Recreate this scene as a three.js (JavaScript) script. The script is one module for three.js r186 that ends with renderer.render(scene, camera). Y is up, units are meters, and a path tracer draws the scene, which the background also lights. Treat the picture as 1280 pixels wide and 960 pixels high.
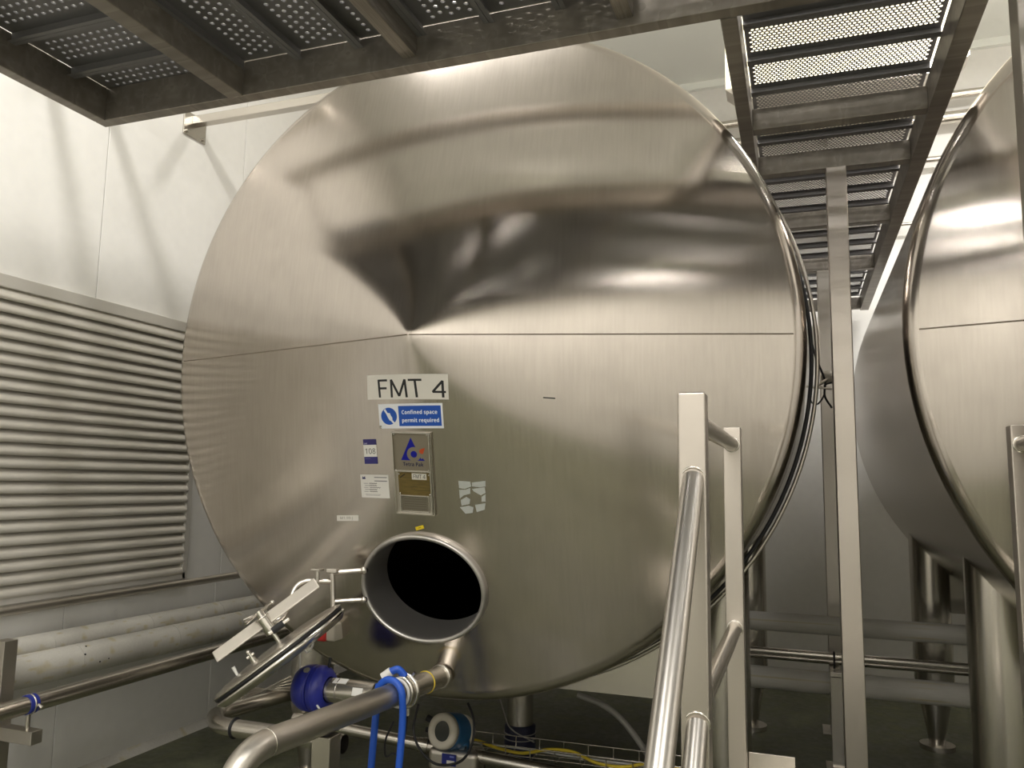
import * as THREE from 'three';
import { RoundedBoxGeometry } from 'three/addons/geometries/RoundedBoxGeometry.js';
import { mergeGeometries } from 'three/addons/utils/BufferGeometryUtils.js';
import { RectAreaLightUniformsLib } from 'three/addons/lights/RectAreaLightUniformsLib.js';

// ---------------------------------------------------------------- camera, light, exposure
const scene = new THREE.Scene();
const V = (x, y, z) => new THREE.Vector3(x, y, z);
const F = 995, EYE = V(0, 1.6, 0);                       // focal length in pixels of a 1280 x 960 frame
const camera = new THREE.PerspectiveCamera(2 * Math.atan(480 / F) * 180 / Math.PI, 4 / 3, 0.05, 60);
const away = V((1000 - 640) / F, -(608 - 480) / F, -1).normalize();            // vanishing points of the room's axes
const side = V((2137 + 640) / F, (558 - 480) / F, 1).normalize();
const cz = away.clone().negate(), cx = side.sub(cz.clone().multiplyScalar(side.dot(cz))).normalize(), cy = cz.clone().cross(cx);
const toCam = new THREE.Matrix4().makeBasis(cx, cy, cz), toWorld = toCam.clone().transpose();
camera.position.copy(EYE);
camera.quaternion.setFromRotationMatrix(toWorld);
scene.add(camera);
const ray = (u, v) => V((u - 640) / F, -(v - 480) / F, -1).applyMatrix4(toWorld);
const onZ = (u, v, z) => { const d = ray(u, v); return d.multiplyScalar(z / d.z).add(EYE); };
const onX = (u, v, x) => { const d = ray(u, v); return d.multiplyScalar(x / d.x).add(EYE); };
const onY = (u, v, y) => { const d = ray(u, v); return d.multiplyScalar((y - EYE.y) / d.y).add(EYE); };

const renderer = new THREE.WebGLRenderer({ antialias: true });
renderer.toneMapping = THREE.LinearToneMapping;
renderer.toneMappingExposure = 1.65;
renderer.shadowMap.enabled = true;
RectAreaLightUniformsLib.init();
scene.background = new THREE.Color(0x000000);
const LAMP = { color: new THREE.Color().setRGB(1, 0.962, 0.93), power: 30 };   // the hall's fluorescent fittings, see ceilingLight()

// ---------------------------------------------------------------- helpers
let seed = 7;
const rnd = () => { seed = (seed * 1664525 + 1013904223) >>> 0; return seed / 4294967296; };
const taken = new Map();
function numbered(name) { const n = taken.get(name) ?? 0; taken.set(name, n + 1); return n ? `${name}_${String(n).padStart(3, '0')}` : name; }
function shade(o) { o.castShadow = o.receiveShadow = true; return o; }
function clean(g) {
  let q = g.index ? g.toNonIndexed() : g;
  for (const k of Object.keys(q.attributes)) if (!['position', 'normal', 'uv'].includes(k)) q.deleteAttribute(k);
  if (!q.attributes.uv) q.setAttribute('uv', new THREE.Float32BufferAttribute(new Float32Array(q.attributes.position.count * 2), 2));
  if (!q.attributes.normal) q.computeVertexNormals();
  return q;
}
const joined = (gs) => (Array.isArray(gs) ? (gs.length > 1 ? mergeGeometries(gs.map(clean)) : gs[0]) : gs);
function part(name, gs, m, parent, label) {
  const o = shade(new THREE.Mesh(joined(gs), m)); o.name = name; parent.add(o);
  if (label) o.userData.label = label;
  return o;
}
const parts = (name, gs, m, parent) => gs.map((g) => part(name, g, m, parent));
function thing(name, label, category, group) {
  const o = new THREE.Group(); o.name = numbered(name); o.userData = { label, category };
  if (group) o.userData.group = group;
  scene.add(o); return o;
}
function solo(name, gs, m, label, category, group) {
  const o = shade(new THREE.Mesh(joined(gs), m)); o.name = numbered(name); o.userData = { label, category };
  if (group) o.userData.group = group;
  scene.add(o); return o;
}
function structure(name, gs, m) {
  const o = gs ? shade(new THREE.Mesh(joined(gs), m)) : new THREE.Group();
  o.name = name; o.userData = { kind: 'structure' }; scene.add(o); return o;
}
const span = (x0, x1, y0, y1, z0, z1, r = 0.004) => {
  const w = Math.abs(x1 - x0), h = Math.abs(y1 - y0), d = Math.abs(z1 - z0);
  const g = r ? new RoundedBoxGeometry(w, h, d, 1, Math.min(r, w / 3, h / 3, d / 3)) : new THREE.BoxGeometry(w, h, d);
  return g.translate((x0 + x1) / 2, (y0 + y1) / 2, (z0 + z1) / 2);
};
const flat = (x0, x1, y0, y1, z0, z1) => span(x0, x1, y0, y1, z0, z1, 0);
function rod(a, b, r, r2 = r, n = 28) {                  // a capped round bar from a to b
  const d = b.clone().sub(a), g = new THREE.CylinderGeometry(r2, r, d.length(), n, 1);
  return g.applyMatrix4(new THREE.Matrix4().compose(a.clone().add(b).multiplyScalar(0.5), new THREE.Quaternion().setFromUnitVectors(V(0, 1, 0), d.normalize()), V(1, 1, 1)));
}
const curve = (pts, t = 0.5) => new THREE.CatmullRomCurve3(pts, false, 'catmullrom', t);
const tube = (pts, r, n = 60, k = 14) => new THREE.TubeGeometry(curve(pts), n, r, k, false);
function pathTube(pts, bend, r, k = 24) {                // straight runs joined by round elbows
  const p = new THREE.CurvePath();
  let from = pts[0];
  for (let i = 1; i < pts.length - 1; i++) {
    const a = pts[i].clone().add(pts[i - 1].clone().sub(pts[i]).setLength(bend)), b = pts[i].clone().add(pts[i + 1].clone().sub(pts[i]).setLength(bend));
    p.add(new THREE.LineCurve3(from, a)); p.add(new THREE.QuadraticBezierCurve3(a, pts[i], b)); from = b;
  }
  p.add(new THREE.LineCurve3(from, pts[pts.length - 1]));
  return new THREE.TubeGeometry(p, 40 * pts.length, r, k, false);
}
function lathe(profile, n, at, dir) {                    // profile: [radius, height along dir]
  const g = new THREE.LatheGeometry(profile.map(([r, h]) => new THREE.Vector2(Math.max(r, 1e-5), h)), n);
  return g.applyMatrix4(new THREE.Matrix4().compose(at, new THREE.Quaternion().setFromUnitVectors(V(0, 1, 0), dir.clone().normalize()), V(1, 1, 1)));
}
function ringAt(at, dir, R, r, n = 48) {
  const g = new THREE.TorusGeometry(R, r, 12, n);
  return g.applyMatrix4(new THREE.Matrix4().compose(at, new THREE.Quaternion().setFromUnitVectors(V(0, 0, 1), dir.clone().normalize()), V(1, 1, 1)));
}
function framed(g, at, ex, ey, ez) { return g.applyMatrix4(new THREE.Matrix4().makeBasis(ex, ey, ez).setPosition(at)); }

// ---------------------------------------------------------------- textures and materials
function noiseTex(w, h, fn, repeat = [1, 1], srgb = true) {
  const d = new Uint8Array(w * h * 4);
  for (let y = 0; y < h; y++) for (let x = 0; x < w; x++) {
    const c = fn(x / w, y / h, x, y), i = (y * w + x) * 4;
    for (let k = 0; k < 3; k++) d[i + k] = Math.max(0, Math.min(255, Math.round((Array.isArray(c) ? c[k] : c) * 255)));
    d[i + 3] = 255;
  }
  const t = new THREE.DataTexture(d, w, h, THREE.RGBAFormat);
  t.wrapS = t.wrapT = THREE.RepeatWrapping; t.magFilter = THREE.LinearFilter; t.minFilter = THREE.LinearFilter;
  t.repeat.set(...repeat);
  if (srgb) t.colorSpace = THREE.SRGBColorSpace;
  t.needsUpdate = true; return t;
}
function lattice(n, m) {                                 // tiling value noise on an n x m lattice
  const v = Float32Array.from({ length: n * m }, rnd), s = (t) => t * t * (3 - 2 * t);
  return (u, w) => {
    const x = u * n, y = w * m, i = Math.floor(x), j = Math.floor(y), a = s(x - i), b = s(y - j);
    const q = (p, r) => v[((r % m + m) % m) * n + ((p % n + n) % n)];
    return (q(i, j) * (1 - a) + q(i + 1, j) * a) * (1 - b) + (q(i, j + 1) * (1 - a) + q(i + 1, j + 1) * a) * b;
  };
}
const n8 = lattice(8, 8), n24 = lattice(24, 24), n64 = lattice(64, 64), n160 = lattice(160, 160), grainV = lattice(200, 10), grainH = lattice(10, 200), fine = lattice(256, 24);
const brushMap = noiseTex(512, 512, (u, v) => { const g = 0.955 + 0.022 * grainV(u, v) + 0.02 * fine(u, v) - 0.04 * n8(u, v) * n24(u, v); return [g, g * 0.995, g * 0.985]; });
const brushRough = noiseTex(512, 512, (u, v) => 0.9 + 0.06 * grainV(u, v) + 0.04 * fine(u, v), [1, 1], false);
const grubbyMap = noiseTex(512, 512, (u, v) => { const a = n8(u, v), b = n24(u, v), c = n64(u, v), g = 0.72 + 0.2 * a * b + 0.12 * c * b - (b > 0.72 ? 0.12 * c : 0); return [g, g * 0.98, g * 0.95]; });
const wallMap = noiseTex(512, 512, (u, v) => { const g = 0.965 + 0.02 * n8(u, v) + 0.015 * n64(u, v); return [g, g, g * 0.99]; });
const floorMap = noiseTex(512, 512, (u, v) => { const a = n8(u, v), b = n24(u, v), c = n160(u, v), g = 0.62 + 0.25 * a * b + 0.14 * c * b; return [g * 0.96, g, g * 0.86]; });
const floorRough = noiseTex(512, 512, (u, v) => 0.35 + 0.45 * n8(u, v) * n24(u, v) + 0.15 * n64(u, v), [1, 1], false);
const claddingMap = noiseTex(512, 512, (u, v) => { const a = n24(u, v), c = n160(u, v), s = a > 0.7 ? (a - 0.7) * 0.7 : 0; const g = 0.9 + 0.08 * n8(u, v) - 0.04 * c; return [g - s * 0.3, g - s * 0.45, g - s]; });
const S = (o) => new THREE.MeshStandardMaterial({ side: THREE.DoubleSide, ...o });
const P = (o) => new THREE.MeshPhysicalMaterial({ side: THREE.DoubleSide, ...o });
const rgb = (r, g, b) => new THREE.Color().setRGB(r, g, b);
const M = {
  tank: P({ color: rgb(0.535, 0.495, 0.458), metalness: 1, roughness: 0.19, anisotropy: 0.45, map: brushMap, roughnessMap: brushRough }),
  steel: S({ color: rgb(0.62, 0.585, 0.53), metalness: 1, roughness: 0.27 }),
  bright: S({ color: rgb(0.7, 0.67, 0.62), metalness: 1, roughness: 0.2 }),
  dull: S({ color: rgb(0.58, 0.545, 0.49), metalness: 1, roughness: 0.4 }),
  platform: S({ color: rgb(0.5, 0.475, 0.44), metalness: 0.65, roughness: 0.42, map: grubbyMap }),
  plank: S({ color: rgb(0.27, 0.265, 0.27), metalness: 0.5, roughness: 0.6 }),
  rail: S({ color: rgb(0.66, 0.63, 0.585), metalness: 1, roughness: 0.3 }),
  wall: S({ color: rgb(0.8, 0.79, 0.77), roughness: 0.42, map: wallMap }),
  ceiling: S({ color: rgb(0.84, 0.86, 0.81), roughness: 0.7 }),
  floor: S({ color: rgb(0.25, 0.237, 0.2), roughness: 1, map: floorMap, roughnessMap: floorRough }),
  cladding: S({ color: rgb(0.66, 0.64, 0.58), roughness: 0.5, map: claddingMap }),
  louvre: S({ color: rgb(0.74, 0.71, 0.64), metalness: 0.4, roughness: 0.3 }),
  louvreFrame: S({ color: rgb(0.62, 0.6, 0.55), metalness: 0.3, roughness: 0.5 }),
  rubber: S({ color: rgb(0.012, 0.012, 0.014), roughness: 0.55 }),
  blueHose: S({ color: rgb(0.015, 0.09, 0.5), roughness: 0.4 }),
  blueCap: P({ color: rgb(0.022, 0.03, 0.3), roughness: 0.38, clearcoat: 0.2 }),
  blueClamp: S({ color: rgb(0.02, 0.035, 0.3), roughness: 0.45 }),
  white: S({ color: rgb(0.75, 0.74, 0.7), roughness: 0.5 }),
  cream: S({ color: rgb(0.6, 0.56, 0.47), roughness: 0.5 }),
  grey: S({ color: rgb(0.3, 0.29, 0.26), roughness: 0.45 }),
  teal: S({ color: rgb(0.012, 0.08, 0.19), roughness: 0.4 }),
  navy: S({ color: rgb(0.01, 0.012, 0.04), roughness: 0.6 }),
  red: S({ color: rgb(0.6, 0.03, 0.025), roughness: 0.35 }),
  yellow: S({ color: rgb(0.72, 0.55, 0.04), roughness: 0.5 }),
  satin: S({ color: rgb(0.55, 0.53, 0.5), metalness: 0.92, roughness: 0.4 }),
  post: S({ color: rgb(0.56, 0.515, 0.465), metalness: 1, roughness: 0.34 }),
  seam: S({ color: rgb(0.3, 0.26, 0.21), metalness: 1, roughness: 0.45 }),
  lampBody: S({ color: rgb(0.6, 0.58, 0.53), roughness: 0.5 }),
  diffuser: S({ color: rgb(0.9, 0.88, 0.8), roughness: 0.5, emissive: rgb(1, 0.93, 0.72), emissiveIntensity: 1.6 }),
  panelGlow: S({ color: rgb(0.9, 0.86, 0.7), roughness: 0.5, emissive: rgb(1, 0.92, 0.66), emissiveIntensity: 0.45 }),
  glass: S({ color: rgb(0.05, 0.055, 0.05), roughness: 0.12 }),
};
function uvMetres(g, ax = 'x', ay = 'y', s = 1) {        // planar uv in metres along two axes of the geometry
  const p = g.attributes.position, u = new Float32Array(p.count * 2), f = { x: 'getX', y: 'getY', z: 'getZ' };
  for (let i = 0; i < p.count; i++) { u[2 * i] = p[f[ax]](i) * s; u[2 * i + 1] = p[f[ay]](i) * s; }
  g.setAttribute('uv', new THREE.BufferAttribute(u, 2)); return g;
}

// ---------------------------------------------------------------- the room
const WX = -3.69, BZ = -7.5, FZ = 5.2, RX = 3.95, CY = 5.47;
structure('floor', uvMetres(flat(WX - 0.2, RX + 0.2, -0.2, 0, BZ - 0.2, FZ + 0.2), 'x', 'z', 0.6), M.floor);
structure('ceiling', flat(WX - 0.2, RX + 0.2, CY, CY + 0.2, BZ - 0.2, FZ + 0.2), M.ceiling);
structure('trim_1', flat(-3.69, RX, CY - 0.07, CY, BZ, BZ + 0.05), M.ceiling);
const wallLeft = structure('wall_left');
part('backing', flat(WX - 0.2, WX - 0.03, 0, CY, BZ, FZ), M.louvreFrame, wallLeft);
{ // insulated wall panels, 1.17 m wide, with a shallow open joint between them
  const edges = [BZ]; for (let z = -3.324 - 3 * 1.17; z < FZ; z += 1.17) edges.push(z); edges.push(FZ);
  for (let i = 0; i < edges.length - 1; i++) if (edges[i + 1] - edges[i] > 0.1) {
    const up = (i + 1) % 2;
    part('wall_panel', uvMetres(span(WX - 0.04, WX, 0.93, CY, edges[i] + 0.002, edges[i + 1] - 0.002, 0.004), 'z', 'y', 0.4), M.wall, wallLeft);
    part('wall_panel', uvMetres(span(WX - 0.04, WX, 0.0, 0.926, edges[i] + 0.042, edges[i + 1] + 0.038, 0.003), 'z', 'y', 0.4), M.wall, wallLeft);
  }
}
structure('wall_back', uvMetres(flat(WX - 0.2, RX + 0.2, 0, CY, BZ - 0.2, BZ), 'x', 'y', 0.4), M.wall);
structure('wall_right', uvMetres(flat(RX, RX + 0.2, 0, CY, BZ, FZ), 'z', 'y', 0.4), M.wall);
structure('wall_front', uvMetres(flat(WX - 0.2, RX + 0.2, 0, CY, FZ, FZ + 0.2), 'x', 'y', 0.4), M.wall);
structure('baseboard_left', (() => { const s = new THREE.Shape(); s.moveTo(0, 0); s.lineTo(0.05, 0); s.lineTo(0.012, 0.03); s.lineTo(0, 0.04); return new THREE.ExtrudeGeometry(s, { depth: FZ - BZ, bevelEnabled: false }).translate(WX, 0, BZ); })(), M.cladding);

// ceiling fittings: each is a batten with a glowing diffuser and an area light of the same size just below it
function ceilingLight(x, y, z, len, along, label, power = 1, wide = 0.2) {
  const t = thing('ceiling_light', label, 'light', 'ceiling lights of the hall');
  t.position.set(x, y, z); if (along === 'z') t.rotation.y = Math.PI / 2;
  part('housing', span(-len / 2 - 0.04, len / 2 + 0.04, 0.0, 0.09, -wide / 2 - 0.02, wide / 2 + 0.02, 0.015), M.lampBody, t);
  part('diffuser', span(-len / 2, len / 2, -0.03, 0.02, -wide / 2, wide / 2, 0.014), M.diffuser, t);
  const rods = []; for (const s of [-1, 1]) rods.push(rod(V(s * len * 0.4, 0.085, 0), V(s * len * 0.4, CY - y, 0), 0.008));
  parts('hanger', rods, M.dull, t);
  const l = new THREE.RectAreaLight(LAMP.color, LAMP.power * power, len, wide);
  l.position.set(0, -0.04, 0); l.rotation.x = -Math.PI / 2; t.add(l);
  part('top_lens', span(-len / 2, len / 2, 0.085, 0.096, -wide / 2, wide / 2, 0.004), M.diffuser, t);
  const up = new THREE.RectAreaLight(LAMP.color, LAMP.power * power * 0.12, len, wide);
  up.position.set(0, 0.1, 0); up.rotation.x = Math.PI / 2; t.add(up);
  return t;
}
ceilingLight(-1.9, 5.3, -2.4, 1.5, 'x', 'ceiling light over the tank platform', 1.15);
ceilingLight(2.3, 5.3, -2.4, 1.5, 'x', 'ceiling light over the second tank', 1.0);
ceilingLight(-1.55, 5.3, 0.2, 0.8, 'x', 'short ceiling light over the aisle beside the louvre wall', 0.9, 0.3);
ceilingLight(-0.9, 5.3, 2.3, 0.8, 'x', 'short ceiling light over the middle of the aisle', 2.6, 0.3);
ceilingLight(1.5, 5.3, 0.5, 0.8, 'x', 'short ceiling light over the aisle beside the steps', 1.5, 0.3);
ceilingLight(-1.3, 5.3, 3.8, 1.2, 'x', 'short ceiling light at the far side of the aisle, louvre side', 2.0, 0.3);
ceilingLight(1.9, 5.3, 3.8, 1.2, 'x', 'short ceiling light at the far side of the aisle, steps side', 1.5, 0.3);
ceilingLight(2.0, 5.3, -4.7, 2.0, 'x', 'ceiling light behind the second tank', 3.6);

{ // the hanging light box above the walkway
  const t = thing('light_box', 'cream glowing light box hanging over the far end of the walkway', 'light');
  const z = -6.0, x0 = -0.46, x1 = 1.2, y0 = 4.62, y1 = 5.2;
  part('cabinet', [span(x0 + 0.01, x1 - 0.01, y0, y1, z - 0.22, z - 0.015, 0.01)], M.cream, t);
  part('lit_panel', span(x0, x1, y0 + 0.005, y1 - 0.005, z - 0.02, z, 0.006), M.panelGlow, t);
  const s = new THREE.Shape(); s.moveTo(x0, y0); s.lineTo(x1, y0); s.lineTo(x1 - 0.12, y0 - 0.1); s.lineTo(x0 + 0.12, y0 - 0.1);
  part('drip_tray', new THREE.ExtrudeGeometry(s, { depth: 0.2, bevelEnabled: false }).translate(0, 0, z - 0.2), M.dull, t);
  parts('hanger', [x0 + 0.2, x1 - 0.2].map((x) => rod(V(x, y1, z - 0.1), V(x, CY, z - 0.1), 0.012)), M.dull, t);
  const l = new THREE.RectAreaLight(rgb(1, 0.92, 0.7), 0.45, x1 - x0, y1 - y0);
  l.position.set((x0 + x1) / 2, (y0 + y1) / 2, z + 0.01); l.lookAt(l.position.clone().add(V(0, 0, -1))); t.add(l);
}

// ---------------------------------------------------------------- tanks
const T1 = { x: -1.446, y: 2.173, z: -3.15 }, T2 = { x: 1.86, y: 2.173, z: -3.17 }, R = 1.487, RC = 1.44, HC = 0.372, LEN = 3.05;
const coneZ = (r) => HC * (1 - r / RC);                  // height of the conical head before the knuckle plane, r < RC
const slope = HC / RC, nLen = Math.hypot(1, slope);
const kn = (() => { // profile of knuckle and shell: [r, z relative to the rim plane]
  const out = [], r0 = 0.065, a0 = Math.atan(slope), c = [R - r0, -Math.tan((Math.PI / 2 - a0) / 2) * 0 - r0 * 1.0];
  for (let i = 0; i <= 12; i++) { const a = Math.PI / 2 - a0 - (Math.PI / 2 - a0) * i / 12; out.push([c[0] + r0 * Math.cos(a), c[1] + r0 * Math.sin(a)]); }
  return out;
})();
const RE = kn[0][0], ZE = kn[0][1];                      // where cone meets knuckle
const HA = slope * RE + ZE;                              // apex height above the rim plane
const headZ = (r) => HA - slope * r;
function tankShell(T) {
  const prof = [...kn, [R, -0.3], [R, -LEN * 0.5], [R, -LEN], [R - 0.02, -LEN - 0.03], [0.02, -LEN - 0.35], [0, -LEN - 0.35]];
  const g = new THREE.LatheGeometry(prof.map(([r, z]) => new THREE.Vector2(Math.max(r, 1e-4), z)), 160);
  g.rotateX(Math.PI / 2);                                // lathe axis y -> z
  const p = g.attributes.position, u = g.attributes.uv;
  for (let i = 0; i < p.count; i++) u.setXY(i, p.getZ(i) * 0.8, Math.atan2(p.getY(i), p.getX(i)) * R * 0.8);
  g.translate(T.x, T.y, T.z);
  g.computeVertexNormals();
  return g;
}
// conical head with an oval opening: rays from the opening's centre out to the rim
const MAN = { x: -1.474 - T1.x, y: 1.161 - T1.y, a: 0.272, b: 0.213 };
function headWithHole(T, hole) {
  const NA = 400, NT = 240, pos = [], nor = [], uv = [], idx = [];
  for (let i = 0; i <= NA; i++) {
    const t = i / NA * Math.PI * 2, c = Math.cos(t), s = Math.sin(t);
    const ex = hole.x + hole.a * c, ey = hole.y + hole.b * s;
    const dx = c, dy = s, B = ex * dx + ey * dy, C = ex * ex + ey * ey - RE * RE, L = -B + Math.sqrt(B * B - C);
    for (let j = 0; j <= NT; j++) {
      const k = L * (j / NT), x = ex + dx * k, y = ey + dy * k, r = Math.hypot(x, y) || 1e-6;
      pos.push(x + T.x, y + T.y, headZ(r) + T.z);
      const rs = Math.min(1, r / 0.03);                  // the apex is dressed round by the welder
      const n = V(slope * x / r * rs, slope * y / r * rs, 1).normalize();
      nor.push(n.x, n.y, n.z); uv.push(x * 0.8, y * 0.8);
    }
  }
  for (let i = 0; i < NA; i++) for (let j = 0; j < NT; j++) {
    const a = i * (NT + 1) + j, b = a + NT + 1; idx.push(a, a + 1, b + 1, a, b + 1, b);
  }
  const g = new THREE.BufferGeometry();
  g.setAttribute('position', new THREE.Float32BufferAttribute(pos, 3)); g.setAttribute('normal', new THREE.Float32BufferAttribute(nor, 3));
  g.setAttribute('uv', new THREE.Float32BufferAttribute(uv, 2)); g.setIndex(idx); return g;
}
function plainHead(T) {
  const NA = 240, NR = 80, pos = [], nor = [], uv = [], idx = [];
  for (let i = 0; i <= NA; i++) for (let j = 0; j <= NR; j++) {
    const t = i / NA * Math.PI * 2, r = RE * j / NR, x = r * Math.cos(t), y = r * Math.sin(t);
    pos.push(x + T.x, y + T.y, headZ(r) + T.z);
    const n = V(slope * Math.cos(t), slope * Math.sin(t), 1).normalize(); nor.push(n.x, n.y, n.z); uv.push(x * 0.8 + 0.37, y * 0.8 + 0.21);
  }
  for (let i = 0; i < NA; i++) for (let j = 0; j < NR; j++) { const a = i * (NR + 1) + j, b = a + NR + 1; idx.push(a, a + 1, b + 1, a, b + 1, b); }
  const g = new THREE.BufferGeometry();
  g.setAttribute('position', new THREE.Float32BufferAttribute(pos, 3)); g.setAttribute('normal', new THREE.Float32BufferAttribute(nor, 3));
  g.setAttribute('uv', new THREE.Float32BufferAttribute(uv, 2)); g.setIndex(idx); return g;
}
// a point of the lettered tank's head seen at a pixel, and the outward normal there
function onHead(u, v, T = T1) {
  const d = ray(u, v); let z = T.z + 0.1;
  for (let i = 0; i < 60; i++) { const k = (z - EYE.z) / d.z; z = T.z + headZ(Math.hypot(d.x * k - T.x, EYE.y + d.y * k - T.y)); }
  return d.multiplyScalar(z / d.z).add(EYE);
}
const headNormal = (p, T = T1) => { const x = p.x - T.x, y = p.y - T.y, r = Math.hypot(x, y) || 1; return V(slope * x / r, slope * y / r, 1).normalize(); };
const leg = (T, dx, dz) => { // round leg whose top is cut to the shell, with a tapered foot
  const N = 32, r = 0.113, pos = [], idx = [], x = T.x + dx, z = T.z - dz;
  const prof = [[r, null], [r, 0.9], [r, 0.42], [0.05, 0.07], [0.045, 0.03]];
  for (let j = 0; j < prof.length; j++) for (let i = 0; i <= N; i++) {
    const a = i / N * Math.PI * 2, px = dx + prof[j][0] * Math.cos(a);
    const y = prof[j][1] ?? T.y - Math.sqrt(R * R - px * px) + 0.004;
    pos.push(T.x + px, y, z + prof[j][0] * Math.sin(a));
  }
  for (let j = 0; j < prof.length - 1; j++) for (let i = 0; i < N; i++) { const a = j * (N + 1) + i, b = a + N + 1; idx.push(a, a + 1, b + 1, a, b + 1, b); }
  const g = new THREE.BufferGeometry(); g.setAttribute('position', new THREE.Float32BufferAttribute(pos, 3)); g.setIndex(idx); g.computeVertexNormals();
  return [g, rod(V(x, 0, z), V(x, 0.03, z), 0.1)];
};
function gusset(T, s, dz, y0) { // plate between leg and shell
  const sh = new THREE.Shape(), x0 = Math.sqrt(Math.max(R * R - (T.y - y0) ** 2, 0.0001)), x1 = 1.1;
  sh.moveTo(s * x0, y0); sh.lineTo(s * x1, y0);
  for (let i = 0; i <= 16; i++) { const x = x1 + (x0 - x1) * i / 16; sh.lineTo(s * x, T.y - Math.sqrt(R * R - x * x)); }
  return new THREE.ExtrudeGeometry(sh, { depth: 0.012, bevelEnabled: false }).translate(T.x, 0, T.z - dz - 0.006);
}
function buildTank(T, label, opening) {
  const t = thing('storage_tank', label, 'tank');
  part('shell', tankShell(T), M.tank, t);
  part('head', opening ? headWithHole(T, MAN) : plainHead(T), M.tank, t);
  for (const s of [-1, 1]) {                             // the two halves of the horizontal weld
    const a = V(T.x + s * RE, T.y, T.z + headZ(RE) + 0.0005), b = V(T.x + s * 0.004, T.y, T.z + headZ(0.004) + 0.0005);
    part('weld_seam', rod(a, b, 0.0028, 0.0028, 8), M.seam, t);
  }
  for (const [dz, y0] of [[0.75, 0.6], [2.6, 0.825]]) for (const s of [-1, 1]) {
    const [tube, foot] = leg(T, s * 1.1, dz), l = part('leg', tube, M.steel, t); part('foot', foot, M.steel, l);
    part('gusset_plate', gusset(T, s, dz, y0), M.steel, t);
  }
  return t;
}
const tank = buildTank(T1, 'stainless tank with a conical end marked FMT 4 and an open oval manway', true);
const tank2 = buildTank(T2, 'stainless tank with a plain conical end beside the walkway post', false);

{ // manway neck: an oval ring rolled outward, going a hand's width into the tank
  const c = V(T1.x + MAN.x, T1.y + MAN.y, 0), N = 120, pos = [], idx = [];
  const prof = [[0.014, -0.002], [0.0125, 0.006], [0.012, 0.02], [0.009, 0.027], [0.003, 0.03], [-0.004, 0.028], [-0.009, 0.02], [-0.011, 0.0], [-0.012, -0.16]];
  for (let j = 0; j < prof.length; j++) for (let i = 0; i <= N; i++) {
    const a = i / N * Math.PI * 2, x = MAN.x + (MAN.a + prof[j][0]) * Math.cos(a), y = MAN.y + (MAN.b + prof[j][0]) * Math.sin(a);
    const base = headZ(Math.hypot(x, y)), lean = slope;  // square to the head at the opening's centre
    pos.push(T1.x + x + 0 * lean, T1.y + y - prof[j][1] * lean * 0.97, T1.z + base + prof[j][1]);
  }
  for (let j = 0; j < prof.length - 1; j++) for (let i = 0; i < N; i++) { const a = j * (N + 1) + i, b = a + N + 1; idx.push(a, b, a + 1, a + 1, b, b + 1); }
  const g = new THREE.BufferGeometry(); g.setAttribute('position', new THREE.Float32BufferAttribute(pos, 3)); g.setIndex(idx); g.computeVertexNormals();
  part('manway_neck', g, M.satin, tank, 'polished oval rim of the open manway');
  void c;
}
// stickers and signs are real rectangles laid on the curve of the head; their place and size are read off four corners (tl, tr, br, bl)
function draped(corners, lift = 0.0012, nu = 16, nv = 8) {
  const [tl, tr, br, bl] = corners.map((c) => onHead(...c)), pos = [], nor = [], uv = [], idx = [];
  const c = tl.clone().add(tr).add(br).add(bl).multiplyScalar(0.25);
  const across = tr.clone().add(br).sub(tl).sub(bl).multiplyScalar(0.5), down = bl.clone().add(br).sub(tl).sub(tr).multiplyScalar(0.5);
  across.z = down.z = 0;
  const w = across.length(), h = down.length(), turn = Math.atan2(across.y, across.x);
  const lean = Math.atan2(-down.x, -down.y) + turn;      // stickers put on a little askew
  for (let j = 0; j <= nv; j++) for (let i = 0; i <= nu; i++) {
    const a = (i / nu - 0.5) * w, b = (0.5 - j / nv) * h, x0 = a + b * Math.sin(lean) * 0.5, y0 = b;
    const p = V(c.x + x0 * Math.cos(turn) - y0 * Math.sin(turn), c.y + x0 * Math.sin(turn) + y0 * Math.cos(turn), 0);
    p.z = T1.z + headZ(Math.hypot(p.x - T1.x, p.y - T1.y));
    const n = headNormal(p); p.addScaledVector(n, lift);
    pos.push(p.x, p.y, p.z); nor.push(n.x, n.y, n.z); uv.push(i / nu, 1 - j / nv);
  }
  for (let j = 0; j < nv; j++) for (let i = 0; i < nu; i++) { const a = j * (nu + 1) + i, b = a + nu + 1; idx.push(a, b, b + 1, a, b + 1, a + 1); }
  const g = new THREE.BufferGeometry();
  g.setAttribute('position', new THREE.Float32BufferAttribute(pos, 3)); g.setAttribute('normal', new THREE.Float32BufferAttribute(nor, 3));
  g.setAttribute('uv', new THREE.Float32BufferAttribute(uv, 2)); g.setIndex(idx); return g;
}
function print(w, h, draw, o = {}) {
  const c = document.createElement('canvas'); c.width = w; c.height = h; draw(c.getContext('2d'), w, h);
  const t = new THREE.CanvasTexture(c); t.colorSpace = THREE.SRGBColorSpace;
  return S({ map: t, roughness: 0.45, ...o });
}
const fill = (g, c, x, y, w, h) => { g.fillStyle = c; g.fillRect(x, y, w, h); };
function text(g, s, x, y, size, c = '#111', o = {}) {
  g.save(); g.fillStyle = c; g.font = `${o.bold ? 'bold ' : ''}${size}px ${o.face ?? 'sans-serif'}`; g.textAlign = o.align ?? 'left'; g.textBaseline = 'alphabetic';
  g.translate(x, y); if (o.sx) g.scale(o.sx, 1); if (o.turn) g.rotate(o.turn); g.fillText(s, 0, 0); g.restore();
}
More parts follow.
